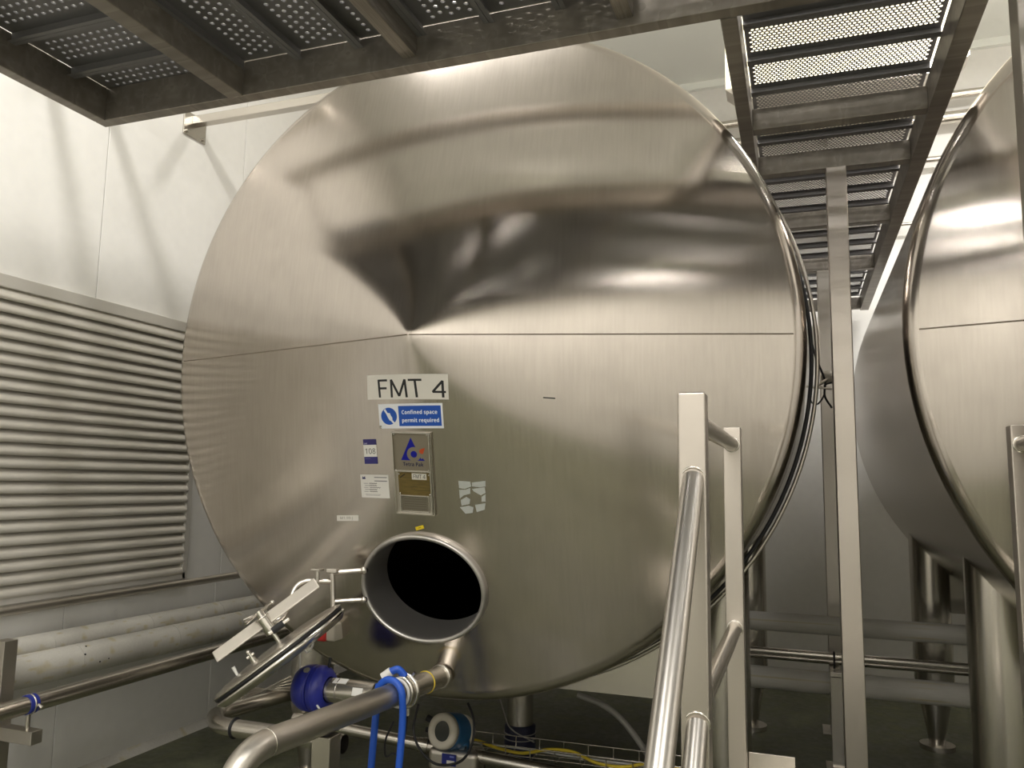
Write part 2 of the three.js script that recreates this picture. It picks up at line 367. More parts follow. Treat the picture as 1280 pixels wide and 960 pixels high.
part('name_sign', draped([[459, 469], [560, 468], [561, 499], [460, 500]]), print(800, 260, (g, w, h) => {
  fill(g, '#dcd8cf', 0, 0, w, h);
  g.strokeStyle = '#0c0c0e'; g.lineWidth = 22; g.lineCap = 'butt'; g.lineJoin = 'bevel';
  const line = (...p) => { g.beginPath(); p.forEach(([x, y], i) => (i ? g.lineTo(x, y) : g.moveTo(x, y))); g.stroke(); };
  line([220, 60], [120, 60]); line([128, 52], [136, 240]); line([132, 143], [212, 143]);
  line([262, 240], [262, 55], [338, 225], [400, 55], [412, 240]);
  line([432, 60], [562, 60]); line([498, 60], [510, 240]);
  line([752, 240], [750, 70], [660, 183], [778, 183]);
}), tank, 'white sign with black letters FMT 4');
part('safety_sign', draped([[473, 505], [553, 504], [555, 535], [475, 536]]), print(800, 300, (g, w, h) => {
  fill(g, '#e4e6ea', 0, 0, w, h);
  fill(g, '#0d4fb2', 262, 28, 516, 244);
  g.fillStyle = '#0d4fb2'; g.beginPath(); g.arc(134, 150, 104, 0, 7); g.fill();
  g.save(); g.translate(134, 150); g.rotate(0.95); g.fillStyle = '#e4e6ea';
  g.beginPath(); g.moveTo(-100, -18); g.lineTo(-40, -12); g.lineTo(-22, -34); g.lineTo(8, -26); g.lineTo(40, -24); g.lineTo(62, -8); g.lineTo(104, -12); g.lineTo(106, 12); g.lineTo(60, 16); g.lineTo(40, 26); g.lineTo(-8, 20); g.lineTo(-40, 12); g.lineTo(-98, 10); g.closePath(); g.fill();
  g.restore();
  text(g, 'Confined space', 518, 128, 66, '#eef1f6', { align: 'center', bold: true, sx: 0.9 });
  text(g, 'permit required', 526, 226, 66, '#eef1f6', { align: 'center', bold: true, sx: 0.9 });
  fill(g, '#8d8779', 0, 262, 26, 38); fill(g, '#e4e6ea', 14, 280, 8, 12);
}), tank, 'blue and white confined space permit sign');
part('lot_sticker', draped([[454, 549], [470, 549], [472.5, 579.5], [456, 580]]), print(160, 300, (g, w, h) => {
  fill(g, '#2c2568', 0, 0, w, 68); fill(g, '#e2e0da', 0, 68, w, 146); fill(g, '#2a2770', 0, 214, w, 86);
  text(g, 'Lot', 8, 60, 26, '#cfcbe0', { bold: true });
  text(g, '108', 80, 178, 92, '#1a1a1c', { align: 'center', sx: 0.88 });
  text(g, '———', 10, 244, 22, '#b9b6d6'); text(g, '▬▬▬', 70, 288, 26, '#cfcbe6', { bold: true });
}), tank, 'purple and white sticker reading 108');
part('inspection_label', draped([[450.5, 592.5], [485.5, 594], [487.5, 622.5], [452.5, 622]]), print(360, 300, (g, w, h) => {
  fill(g, '#d8d5cf', 0, 0, w, h);
  g.fillStyle = '#26265c'; g.beginPath(); g.moveTo(22, 60); g.lineTo(30, 22); g.lineTo(44, 40); g.lineTo(60, 20); g.lineTo(68, 60); g.closePath(); g.fill();
  for (let i = 0; i < 2; i++) { fill(g, '#55535a', 180, 30 + i * 46, 160, 10); }
  for (let i = 0; i < 5; i++) { fill(g, '#6a676c', 40 + 10 * (i % 2), 112 + i * 26, 56, 6); g.strokeStyle = '#222'; g.lineWidth = 5; g.beginPath(); for (let k = 0; k <= 14; k++) { const x = 110 + k * (i === 2 ? 10 : 7), y = 114 + i * 26 + 7 * Math.sin(k * 2.3 + i * 1.7); k ? g.lineTo(x, y) : g.moveTo(x, y); } g.stroke(); }
  fill(g, '#8b888a', 50, 252, 200, 5); fill(g, '#8b888a', 60, 266, 180, 5);
}), tank, 'white inspection label with handwriting');
part('tape_label', draped([[422, 644], [448, 644], [449, 651], [420.5, 651]]), print(280, 80, (g, w, h) => { fill(g, '#d3d0c8', 0, 0, w, h); text(g, 'M1.99-J', 40, 56, 50, '#77736c', {}); }), tank, 'strip of white tape with faint writing');
part('yellow_sticker', draped([[519, 659], [529, 656], [530.5, 660.5], [520.5, 663]]), print(64, 32, (g, w, h) => { fill(g, '#d6bd20', 0, 0, w, h); fill(g, '#8f7d1c', 22, 12, 20, 8); }), tank, 'small yellow sticker');
part('torn_label', (() => { // flakes of a torn label left on the steel
  const flakes = [[[573, 601], [588, 602], [589, 608], [581, 611], [574, 610]], [[590, 603], [607, 601], [607, 608], [600, 609], [590, 608]], [[574, 612], [582, 612], [588, 610], [588, 617], [580, 619], [575, 623]], [[590, 611], [606, 609], [607, 616], [601, 619], [592, 614]], [[576, 625], [583, 621], [588, 624], [587, 630], [577, 632]], [[575, 634], [586, 632], [592, 634], [591, 641], [582, 642]], [[602, 621], [607, 618], [607, 627], [602, 627]], [[594, 631], [607, 629], [606, 637], [596, 640]]];
  return flakes.map((f) => { const pos = [], c = [0, 0]; f.forEach(([x, y]) => { c[0] += x / f.length; c[1] += y / f.length; });
    const at = (q) => { const p = onHead(...q); return p.addScaledVector(headNormal(p), 0.0012); };
    f.forEach((q, i) => { for (const k of [c, f[(i + 1) % f.length], q]) { const p = at(k); pos.push(p.x, p.y, p.z); } });
    const g = new THREE.BufferGeometry(); g.setAttribute('position', new THREE.Float32BufferAttribute(pos, 3)); g.computeVertexNormals(); return g; });
})(), S({ color: rgb(0.5, 0.52, 0.5), roughness: 0.4, metalness: 0.3 }), tank, 'torn silvery remains of a label');
part('scratch_mark', draped([[679, 496], [694, 497.4], [694, 498.6], [679, 497.8]], 0.0008, 6, 1), M.rubber, tank, 'short dark scratch');
{ // rating plate holder: a shallow framed box with a logo plate, a brass plate and a small lower plate
  const c = onHead(518, 591.5), n = headNormal(c), up = V(0.03, 1, 0).addScaledVector(n, -n.dot(V(0.03, 1, 0))).normalize(), ex = up.clone().cross(n);
  const k = 1 / 311;                                     // metres to a pixel of the photograph at the plate
  const B = (x0, x1, y0, y1, z0, z1, r = 0.001) => framed(span(x0 * k, x1 * k, y0 * k, y1 * k, z0, z1, r), c, ex, up, n);
  const holder = part('plate_holder', [B(-27, 27, -53, 53, -0.012, 0.006)], M.dull, tank, 'steel holder for the logo plate and rating plate');
  part('frame', [B(-27, -25.6, -53, 53, 0, 0.016), B(24, 25.6, -53, 53, 0, 0.016), B(26, 27, -53, 53, 0, 0.012), B(-27, 27, 51.6, 53, 0, 0.016), B(-27, 27, -53, -51.6, 0, 0.016), B(-27, 26, 2, 3.4, 0, 0.014), B(-20, 20, -29.5, -28.4, 0, 0.012), B(-20, -19, -49, -29, 0, 0.012), B(19, 20, -49, -29, 0, 0.012), B(-20, 20, -50, -49, 0, 0.012)], M.bright, holder);
  const face = (x0, x1, y0, y1, z) => framed(new THREE.PlaneGeometry((x1 - x0) * k, (y1 - y0) * k).translate((x0 + x1) / 2 * k, (y0 + y1) / 2 * k, z), c, ex, up, n);
  part('logo_plate', face(-25.5, 24, 4, 51, 0.0075), print(400, 400, (g, w, h) => {
    fill(g, '#8a8272', 0, 0, w, h);
    g.fillStyle = '#141a9c'; g.beginPath(); g.moveTo(196, 40); g.lineTo(310, 290); g.lineTo(74, 290); g.closePath(); g.fill();
    g.fillStyle = '#8a8272'; g.beginPath(); g.arc(222, 222, 78, 0, 7); g.fill(); fill(g, '#8a8272', 240, 150, 90, 96);
    g.fillStyle = '#141a9c'; g.beginPath(); g.arc(222, 222, 36, 0, 7); g.fill();
    g.beginPath(); g.moveTo(318, 262); g.lineTo(344, 290); g.lineTo(286, 290); g.closePath(); g.fill();
    g.fillStyle = '#c4532c'; g.beginPath(); g.moveTo(350, 152); g.lineTo(326, 214); g.quadraticCurveTo(300, 220, 286, 200); g.quadraticCurveTo(276, 160, 350, 152); g.fill();
    text(g, 'Tetra Pak', 208, 352, 56, '#1b1d48', { align: 'center', bold: true, sx: 0.9 });
  }, { metalness: 0.5, roughness: 0.35 }), holder, 'grey plate with a blue triangle logo and lettering');
  part('rating_plate', face(-22, 22, -28, 1.5, 0.0075), print(360, 240, (g, w, h) => {
    fill(g, '#6d5d31', 0, 0, w, h);
    for (let i = 0; i < 60; i++) { g.strokeStyle = ['#8a7740', '#574a26', '#7d6a38', '#4d472c'][i % 4]; g.globalAlpha = 0.5; g.lineWidth = 2 + 5 * rnd(); const y = 50 + 185 * rnd(), x = 300 * rnd(); g.beginPath(); g.moveTo(x, y); g.lineTo(x + 40 + 120 * rnd(), y + 3); g.stroke(); }
    g.globalAlpha = 1; g.strokeStyle = '#3a321f'; g.lineWidth = 12; g.beginPath(); g.moveTo(20, 60); g.lineTo(80, 20); g.stroke();
    fill(g, '#d9d6cc', 158, 8, 168, 66); text(g, 'FMT 4', 242, 62, 56, '#16161a', { align: 'center', sx: 0.95 });
  }, { metalness: 0.4, roughness: 0.4 }), holder, 'brownish rating plate with a small FMT 4 tag');
  part('lower_plate', face(-18.5, 18.5, -48.5, -30, 0.0072), print(256, 128, (g, w, h) => { fill(g, '#7c7667', 0, 0, w, h); for (let i = 0; i < 5; i++) fill(g, '#676255', 20, 20 + i * 21, 216, 5); }, { metalness: 0.6, roughness: 0.4 }), holder);
  parts('screw', [[-24, 50], [22, 50], [-24, 4], [22, 5], [-20, -1], [22, -1], [-20, -26], [22, -26]].map(([x, y]) => framed(new THREE.SphereGeometry(0.0045, 10, 6).translate(x * k, y * k, 0.01), c, ex, up, n)), M.bright, holder);
}
{ // hinge of the manway, and the door swung open to the left
  const hinge = part('hinge_bracket', (() => {
    const a = onZ(455, 713, -2.985), b = onZ(455, 750, -2.985), p = onZ(415, 716, -2.93), q = onZ(415, 752, -2.93);
    return [rod(a, p, 0.011), rod(b, q, 0.01), rod(p.clone().add(V(0, 0.018, 0)), onZ(417, 775, -2.93), 0.011), new THREE.SphereGeometry(0.017, 16, 10).translate(a.x, a.y, a.z), new THREE.SphereGeometry(0.015, 16, 10).translate(b.x, b.y, b.z), span(p.x - 0.022, p.x + 0.03, p.y - 0.002, p.y + 0.018, p.z - 0.016, p.z + 0.016, 0.006)];
  })(), M.steel, tank);
  part('hinge_rod', [pathTube([onZ(414, 727, -2.93), onZ(372, 726, -2.87), onZ(352, 778, -2.80), onZ(338, 778, -2.76)], 0.05, 0.011), span(onZ(397, 712, -2.9).x - 0.02, onZ(397, 712, -2.9).x + 0.02, onZ(397, 712, -2.9).y - 0.004, onZ(397, 712, -2.9).y + 0.004, -2.92, -2.88, 0.002), rod(onZ(397, 712, -2.9), onZ(397, 727, -2.9), 0.008)], M.steel, hinge);

  const A = onZ(269, 877, -2.58), B = onZ(427, 758, -2.84), C = A.clone().add(B).multiplyScalar(0.5);
  const major = B.clone().sub(A).normalize(), view = C.clone().sub(EYE).normalize();
  let n = major.clone().cross(view).normalize(); if (n.y < 0) n.negate();        // dished outside faces up and to the wall
  n = n.clone().addScaledVector(view, -0.03).normalize();
  n.addScaledVector(major, -n.dot(major)).normalize();
  const minor = n.clone().cross(major).normalize(), la = A.distanceTo(B) / 2, lb = la * 0.8;
  const oval = (prof, N = 96) => { // prof: [inset, height along n]
    const pos = [], idx = [];
    for (let j = 0; j < prof.length; j++) for (let i = 0; i <= N; i++) {
      const t = i / N * Math.PI * 2, s = prof[j][0], p = C.clone().addScaledVector(major, la * s * Math.cos(t)).addScaledVector(minor, lb * s * Math.sin(t)).addScaledVector(n, prof[j][1]); pos.push(p.x, p.y, p.z);
    }
    for (let j = 0; j < prof.length - 1; j++) for (let i = 0; i < N; i++) { const a = j * (N + 1) + i, b = a + N + 1; idx.push(a, a + 1, b + 1, a, b + 1, b); }
    const g = new THREE.BufferGeometry(); g.setAttribute('position', new THREE.Float32BufferAttribute(pos, 3)); g.setIndex(idx); g.computeVertexNormals(); return g;
  };
  const door = new THREE.Group(); door.name = 'manway_door'; door.userData.label = 'oval dished manway door swung open'; tank.add(door);
  part('dished_plate', oval([[0.97, 0.003], [1.0, 0.006], [0.995, 0.011], [0.93, 0.019], [0.8, 0.026], [0.5, 0.034], [0.2, 0.037], [0.001, 0.038]]), M.steel, door);
  part('gasket', oval([[0.96, 0.005], [0.99, 0.002], [0.985, -0.006], [0.95, -0.008]]), M.rubber, door);
  part('inner_skirt', oval([[0.95, -0.007], [1.0, -0.01], [1.0, -0.02], [0.98, -0.024], [0.93, -0.038], [0.89, -0.04], [0.85, -0.034], [0.6, -0.02], [0.001, -0.012]]), M.bright, door);
  const off = (a, b, c) => C.clone().addScaledVector(major, a).addScaledVector(minor, b).addScaledVector(n, c);
  const bar = framed(new RoundedBoxGeometry(0.46, 0.052, 0.009, 2, 0.004), off(0.03, 0, 0.135), major, minor.clone().multiplyScalar(0.55).addScaledVector(n, 0.83).normalize(), minor.clone().multiplyScalar(-0.83).addScaledVector(n, 0.55).normalize());
  part('yoke_bar', bar, M.dull, door, 'flat steel yoke bar');
  part('screw_boss', [rod(off(0.02, 0, 0.08), off(0.02, 0, 0.155), 0.026), rod(off(0.02, 0, 0.155), off(0.02, 0, 0.18), 0.017), ringAt(off(0.02, 0, 0.15), n, 0.026, 0.004)], M.bright, door);
  part('spindle', rod(off(0.02, 0, 0.03), off(0.02, 0, 0.085), 0.009), M.bright, door);
  part('turning_handle', [rod(off(-0.035, -0.06, 0.17), off(0.075, 0.06, 0.177), 0.0065), new THREE.SphereGeometry(0.01, 14, 10).translate(...off(0.075, 0.06, 0.177).toArray()), rod(off(0.02, 0, 0.17), off(-0.04, 0.02, 0.185), 0.0065)], M.bright, door);
  part('swivel_grip', [rod(off(0.025, -0.02, 0.085), off(0.075, -0.02, 0.085), 0.014)], M.rubber, door, 'black swivel sleeve');
  parts('swivel_bolt', [rod(off(0.01, -0.02, 0.085), off(0.03, -0.02, 0.085), 0.01), rod(off(0.075, -0.02, 0.085), off(0.1, -0.02, 0.085), 0.008)], M.bright, door);
  part('vent_fitting', [rod(off(-0.085, -0.05, 0.025), off(-0.085, -0.05, 0.05), 0.013, 0.013, 6), rod(off(-0.085, -0.05, 0.05), off(-0.085, -0.05, 0.07), 0.007), new THREE.SphereGeometry(0.009, 12, 8).translate(...off(-0.085, -0.05, 0.075).toArray()), rod(off(-0.1, -0.05, 0.06), off(-0.07, -0.05, 0.06), 0.006)], M.bright, door);
  part('lift_knob', [rod(off(-0.165, -0.03, 0.015), off(-0.16, -0.03, 0.065), 0.004, 0.007)], M.white, door);
}
{ // level probe with a red face on the lower left of the head
  const p = onHead(421, 785), n = headNormal(p);
  const c = p.clone().addScaledVector(n, 0.03), g = part('level_probe', [span(c.x - 0.015, c.x + 0.03, c.y - 0.04, c.y + 0.035, c.z - 0.05, c.z + 0.03, 0.008)], M.cream, tank);
  part('red_cap', [span(c.x - 0.062, c.x - 0.012, c.y - 0.044, c.y + 0.03, c.z - 0.03, c.z + 0.036, 0.012)], M.red, g, 'red cap of the probe');
}

// ---------------------------------------------------------------- outlet pipe under the manway
const OP = [V(-1.42, 0.795, -3.13), V(-1.445, 0.798, -2.83), V(-1.555, 0.8, -2.07)];
{
  const dir = OP[2].clone().sub(OP[0]).normalize(), a = OP[0], at = (t) => a.clone().addScaledVector(dir, t);
  part('outlet_nozzle', [rod(at(-0.02), at(0.25), 0.0425), ringAt(at(0.012), dir, 0.044, 0.007), rod(at(0.25), at(0.262), 0.06)], M.steel, tank, 'round outlet nozzle under the manway');
  part('yellow_band', [ringAt(at(0.12), dir, 0.0425, 0.0025)], M.yellow, tank, 'thin yellow mark round the nozzle');
  const t = thing('outlet_pipe', 'thick dull steel outlet pipe running from the tank nozzle to an elbow', 'pipe');
  const end = at(1.12);
  part('tube', pathTube([at(0.274), end, end.clone().add(V(-0.1, -0.62, 0.02))], 0.13, 0.0425, 32), M.dull, t);
  part('clamp', [rod(at(0.255), at(0.285), 0.062), ringAt(at(0.27), dir, 0.06, 0.009), ringAt(at(0.295), dir, 0.052, 0.008)], M.bright, t, 'bright steel union clamp');
  part('white_gasket', ringAt(at(0.315), dir, 0.05, 0.006), M.white, t);
  part('weld_ring', ringAt(at(1.0), dir, 0.0425, 0.0018), M.steel, t);
  parts('clamp_bolt', [rod(at(0.27).add(V(0.03, 0.05, 0)), at(0.27).add(V(0.045, 0.07, 0)), 0.008), rod(at(0.27).add(V(0.02, -0.09, 0)), at(0.27).add(V(0.02, -0.05, 0)), 0.007)], M.bright, t);
  const s = thing('pipe_stand', 'short square stand under the outlet pipe', 'stand');
  const q = at(0.72);
  part('post', span(q.x - 0.035, q.x + 0.035, 0.012, q.y - 0.045, q.z - 0.035, q.z + 0.035, 0.004), M.steel, s);
  part('base_plate', span(q.x - 0.08, q.x + 0.08, 0, 0.012, q.z - 0.08, q.z + 0.08, 0.003), M.dull, s);
  // hose
  const h = at(0.36), r = 0.056, pts = [V(h.x - r - 0.02, 0.02, h.z + 0.02)], ex = V(0, 1, 0).cross(dir).normalize();
  pts.push(V(h.x - r - 0.015, 0.35, h.z + 0.02));
  for (let i = 0; i <= 8; i++) { const w = Math.PI * (1 - i / 8); pts.push(h.clone().addScaledVector(ex, r * Math.cos(w)).add(V(0, r * Math.sin(w) * 1.05, 0.005))); }
  pts.push(V(h.x + r + 0.002, 0.7, h.z + 0.01), V(h.x + r - 0.004, 0.45, h.z + 0.03), V(h.x + r - 0.02, 0.03, h.z + 0.06));
  solo('water_hose', tube(pts, 0.0135, 140, 16), M.blueHose, 'bright blue hose slung over the outlet pipe', 'hose');
  const w0 = at(0.3).add(V(-0.035, 0.055, 0));
  const bc = thing('hose_coupling', 'small white and blue hose end beside the union clamp', 'coupling');
  part('white_end', rod(w0.clone().add(V(-0.035, -0.005, 0.01)), w0.clone().add(V(-0.005, 0.018, 0)), 0.017), M.white, bc);
  part('blue_end', tube([w0.clone().add(V(-0.008, 0.016, 0)), w0.clone().add(V(0.02, 0.025, -0.01)), w0.clone().add(V(0.045, 0.0, -0.02))], 0.0145, 24), M.blueHose, bc);
}
{ // transmitter with a blue cap
  const t = thing('pressure_transmitter', 'transmitter with a round dark blue cap and steel body beside the outlet pipe', 'transmitter');
  const a = onZ(372, 858, -2.86), b = onZ(470, 868, -2.86), d = b.clone().sub(a).normalize(), at = (k) => a.clone().addScaledVector(d, k);
  part('cap', lathe([[0, 0], [0.05, 0.004], [0.075, 0.018], [0.088, 0.045], [0.09, 0.075], [0.08, 0.078], [0.081, 0.09], [0.09, 0.094], [0.088, 0.125], [0.07, 0.145], [0.05, 0.15]], 48, a, d), M.blueCap, t, 'scuffed dark blue plastic cap');
  parts('cap_ridge', [0.084, 0.11].map((k) => ringAt(at(k), d, 0.086, 0.004)), M.blueCap, t);
  part('body', [rod(at(0.145), at(0.36), 0.046), ringAt(at(0.2), d, 0.046, 0.0025)], M.steel, t);
  for (const [k, ny, nz, w] of [[0.21, 0.92, 0.38, 0.06], [0.3, 0.3, 0.95, 0.045]]) { const nn = V(0, ny, nz).addScaledVector(d, -d.dot(V(0, ny, nz))).normalize(); part('body_label', framed(new RoundedBoxGeometry(w, 0.03, 0.002, 1, 0.0006), at(k).addScaledVector(nn, 0.0455), d, nn.clone().cross(d), nn), M.white, t); }
  part('badge', framed(new THREE.CylinderGeometry(0.013, 0.013, 0.006, 20), at(0.07).add(V(0, 0.078, 0.045)), V(1, 0, 0), V(0, 0.86, 0.5), V(0, -0.5, 0.86)), M.grey, t);
  parts('gland', [rod(at(0.11).add(V(0, -0.08, 0.02)), at(0.12).add(V(0, -0.11, 0.02)), 0.012), rod(at(0.13).add(V(0.0, 0.08, -0.02)), at(0.115).add(V(0.02, 0.12, -0.02)), 0.006)], M.rubber, t);
}
solo('signal_cable', tube([onZ(375, 842, -2.95), onZ(375, 812, -2.95), onZ(377, 806, -2.95), onZ(384, 816, -2.95), onZ(391, 806, -2.96), onZ(390, 794, -2.98), onHead(391, 790)], 0.0042, 80, 8), M.white, 'thin white cable hanging in a loop above the blue capped transmitter', 'cable');
solo('probe_cable', tube([onZ(395, 880, -2.8), onZ(405, 893, -2.78), onZ(415, 900, -2.8)], 0.004, 24, 8), M.white, 'short pale cable under the blue capped transmitter', 'cable');

// ---------------------------------------------------------------- pipework low under the tanks
{
  const z = -3.75, y = onZ(560, 940, z).y;
  const pa = onZ(440, 913, z), pb = onZ(790, 985, z), dir = pb.clone().sub(pa).normalize();
  const t = thing('drain_pipe', 'thin steel pipe running under the lettered tank to the flow meter', 'pipe');
  part('tube', rod(pa.clone().addScaledVector(dir, -0.35), pb, 0.03), M.steel, t);
  parts('union', [[0.62, 0.034], [0.66, 0.038], [0.93, 0.036], [0.98, 0.042], [1.03, 0.036]].map(([k, r]) => rod(pa.clone().addScaledVector(dir, k * 0.62), pa.clone().addScaledVector(dir, k * 0.62 + 0.03), r)), M.bright, t);
  const f = thing('flow_meter', 'flow meter with a grey ringed display and a blue housing', 'meter');
  const c = onZ(553, 914, z + 0.08), d = EYE.clone().sub(c).normalize().multiplyScalar(0.82).add(V(-0.941, -0.016, 0.338).multiplyScalar(0.57)).normalize();
  part('housing', lathe([[0, 0], [0.075, 0], [0.085, 0.02], [0.085, 0.1], [0.08, 0.13], [0, 0.13]], 40, c.clone().addScaledVector(d, -0.14), d), M.teal, f);
  part('display_ring', lathe([[0.046, 0.0], [0.05, 0.012], [0.068, 0.016], [0.082, 0.006], [0.084, -0.02], [0.045, -0.02]], 40, c, d), M.cream, f, 'pale ring round the display');
  part('display_glass', lathe([[0, 0], [0.05, 0]], 32, c.clone(), d), M.glass, f);
  part('rear_cover', lathe([[0, -0.19], [0.05, -0.19], [0.078, -0.17], [0.08, -0.135], [0, -0.135]], 32, c, d), M.cream, f);
  const q = onZ(570, 948, z);
  part('sensor_body', [span(q.x - 0.13, q.x + 0.13, q.y - 0.06, q.y + 0.055, z - 0.07, z + 0.06, 0.03)], M.dull, f);
  part('neck', rod(V(q.x + 0.02, q.y, z - 0.02), V(q.x + 0.02, q.y + 0.13, z - 0.02), 0.04), M.teal, f);
  const sp = onZ(561, 950, z + 0.065);
  part('blue_label', framed(new THREE.PlaneGeometry(0.075, 0.055), sp, V(1, 0, 0), V(0, 1, 0), V(0, 0, 1)), print(128, 96, (g, w, h) => { fill(g, '#18226e', 0, 0, w, h); fill(g, '#c8c6bd', 44, 52, 70, 26); fill(g, '#6a74b8', 70, 14, 40, 14); }), f);
  parts('cable_gland', [rod(onZ(534, 897, z), onZ(545, 903, z), 0.016), rod(onZ(533, 912, z), onZ(541, 913, z), 0.012)], M.rubber, f);
  void y;
}
solo('meter_cable', tube([onZ(523, 880, -3.55), onZ(517, 910, -3.52), onZ(524, 935, -3.5), onZ(545, 955, -3.5), onZ(575, 952, -3.5), onZ(590, 930, -3.5), onZ(592, 900, -3.52), onZ(585, 879, -3.56)], 0.006, 120, 8), M.rubber, 'black cable looping round the flow meter', 'cable');
solo('hanging_cable', tube([onZ(492, 902, -2.9), onZ(482, 925, -2.9), onZ(482, 945, -2.92), onZ(490, 942, -2.92), onZ(498, 940, -2.92), onZ(506, 920, -2.9), onZ(509, 896, -2.9)], 0.004, 80, 8), M.rubber, 'thin black cable loop behind the blue hose', 'cable');
{ // drain stub under the tank with a dark boot
  const x = -1.56, z = -4.55;
  part('drain_stub', rod(V(x, 0.18, z), V(x, 0.694, z), 0.075), M.steel, tank);
  const b = thing('drain_boot', 'dark blue boot round the drain stub under the lettered tank', 'boot');
  part('sleeve', [lathe([[0.076, 0.215], [0.09, 0.205], [0.088, 0.15], [0.092, 0.08], [0.085, 0.0], [0.001, 0.0]], 32, V(x, 0.0, z), V(0, 1, 0))], M.navy, b);
  parts('band', [ringAt(V(x, 0.17, z), V(0, 1, 0), 0.091, 0.003), ringAt(V(x, 0.14, z), V(0, 1, 0), 0.091, 0.003)], M.grey, b);
  solo('earth_wire', tube([V(-1.7, 0.72, -4.3), onZ(630, 890, -4.4), onZ(640, 912, -4.4), onZ(668, 928, -4.44)], 0.004, 50, 8), M.grey, 'grey wire from the tank belly to the dark boot', 'wire');
}
{ // wire cable tray with a yellow cable
  const t = thing('cable_tray', 'wire cable tray low under the lettered tank', 'tray');
  const z = -4.0, a = V(-1.75, 0.22, z), b = V(0.05, 0.235, z), bars = [];
  for (const [dy, dz] of [[0, 0], [0, -0.06], [0, -0.12], [0.05, 0.02], [0.05, -0.14]]) bars.push(rod(a.clone().add(V(0, dy, dz)), b.clone().add(V(0, dy, dz)), 0.003, 0.003, 8));
  parts('long_wire', bars, M.steel, t);
  for (let x = -1.7; x < 0.05; x += 0.13) part('cross_wire', tube([V(x, 0.275, z + 0.022), V(x, 0.216, z + 0.012), V(x, 0.214, z - 0.06), V(x, 0.216, z - 0.13), V(x, 0.275, z - 0.142)], 0.003, 16, 6), M.steel, t);
  for (const x of [-1.6, -0.1]) part('tray_foot', span(x - 0.015, x + 0.015, 0, 0.216, z - 0.08, z - 0.05, 0.003), M.steel, t);
  const yc = [], wc = []; for (let i = 0; i <= 14; i++) { const x = -1.75 + 1.8 * i / 14; yc.push(V(x, 0.247 + 0.02 * Math.sin(i * 1.7), z - 0.03 + 0.02 * Math.sin(i * 1.1))); wc.push(V(x, 0.226, z - 0.095 - 0.008 * Math.sin(i * 0.8))); }
  solo('power_cable', tube(yc, 0.008, 160, 10), M.yellow, 'wavy yellow cable lying in the wire tray', 'cable');
  solo('data_cable', tube(wc, 0.005, 120, 8), M.white, 'pale cable lying beside the yellow cable', 'cable');
}
solo('fill_hose', tube([onZ(722, 868, -4.2), onZ(760, 885, -4.2), onZ(790, 915, -4.2), onZ(830, 975, -4.2)], 0.016, 40, 12), M.grey, 'slack dark grey hose hanging under the lettered tank', 'hose');

// far pipes behind the legs
function run(name, label, x0, x1, y, z, r, m, cat = 'pipe', group) { return solo(name, rod(V(x0, y, z), V(x1, y, z), r, r, 32), m, label, cat, group); }
run('insulated_pipe', 'thick pale lagged pipe, the upper one crossing behind the walkway post', -3.1, 3.8, 0.77, -5.3, 0.056, M.cladding);
run('insulated_pipe', 'thick pale lagged pipe, the lower one crossing behind the walkway post', -3.1, 3.8, 0.435, -5.3, 0.066, M.cladding);
run('process_pipe', 'slim steel pipe between the two lagged pipes behind the walkway post', -3.1, 3.8, 0.592, -5.3, 0.022, M.steel);
run('process_pipe', 'slim dull pipe just above the lower lagged pipe', -3.1, 3.8, 0.535, -5.45, 0.02, M.steel);
{ const t = thing('pipe_support', 'short square pipe support post under the far pipes', 'support');
  part('post', span(0.135, 0.2, 0.01, 0.535, -5.2, -5.13, 0.003), M.steel, t);
  part('arm', span(0.14, 0.195, 0.503, 0.514, -5.5, -5.13, 0.003), M.steel, t);
  part('pipe_clip', [ringAt(V(0.165, 0.592, -5.3), V(1, 0, 0), 0.024, 0.006), rod(V(0.165, 0.52, -5.3), V(0.165, 0.57, -5.3), 0.006)], M.rubber, t);
  part('base_plate', span(0.1, 0.24, 0, 0.01, -5.24, -5.09, 0.002), M.steel, t); }
for (const [y, r, label] of [[4.955, 0.036, 'highest'], [4.757, 0.053, 'second highest'], [4.4, 0.026, 'third highest'], [3.85, 0.014, 'lowest and thinnest']]) {
  const t = thing('wall_pipe', `pale pipe on the far wall, the ${label} of four`, 'pipe');
  part('tube', rod(V(-2.8, y, -7.36), V(3.8, y, -7.36), r, r, 24), M.steel, t);
  for (const x of [-2, 0.3, 2.6]) part('bracket', span(x - 0.015, x + 0.015, y - r - 0.02, y + r + 0.012, BZ, -7.36 - r * 0.6, 0.003), M.dull, t);
}

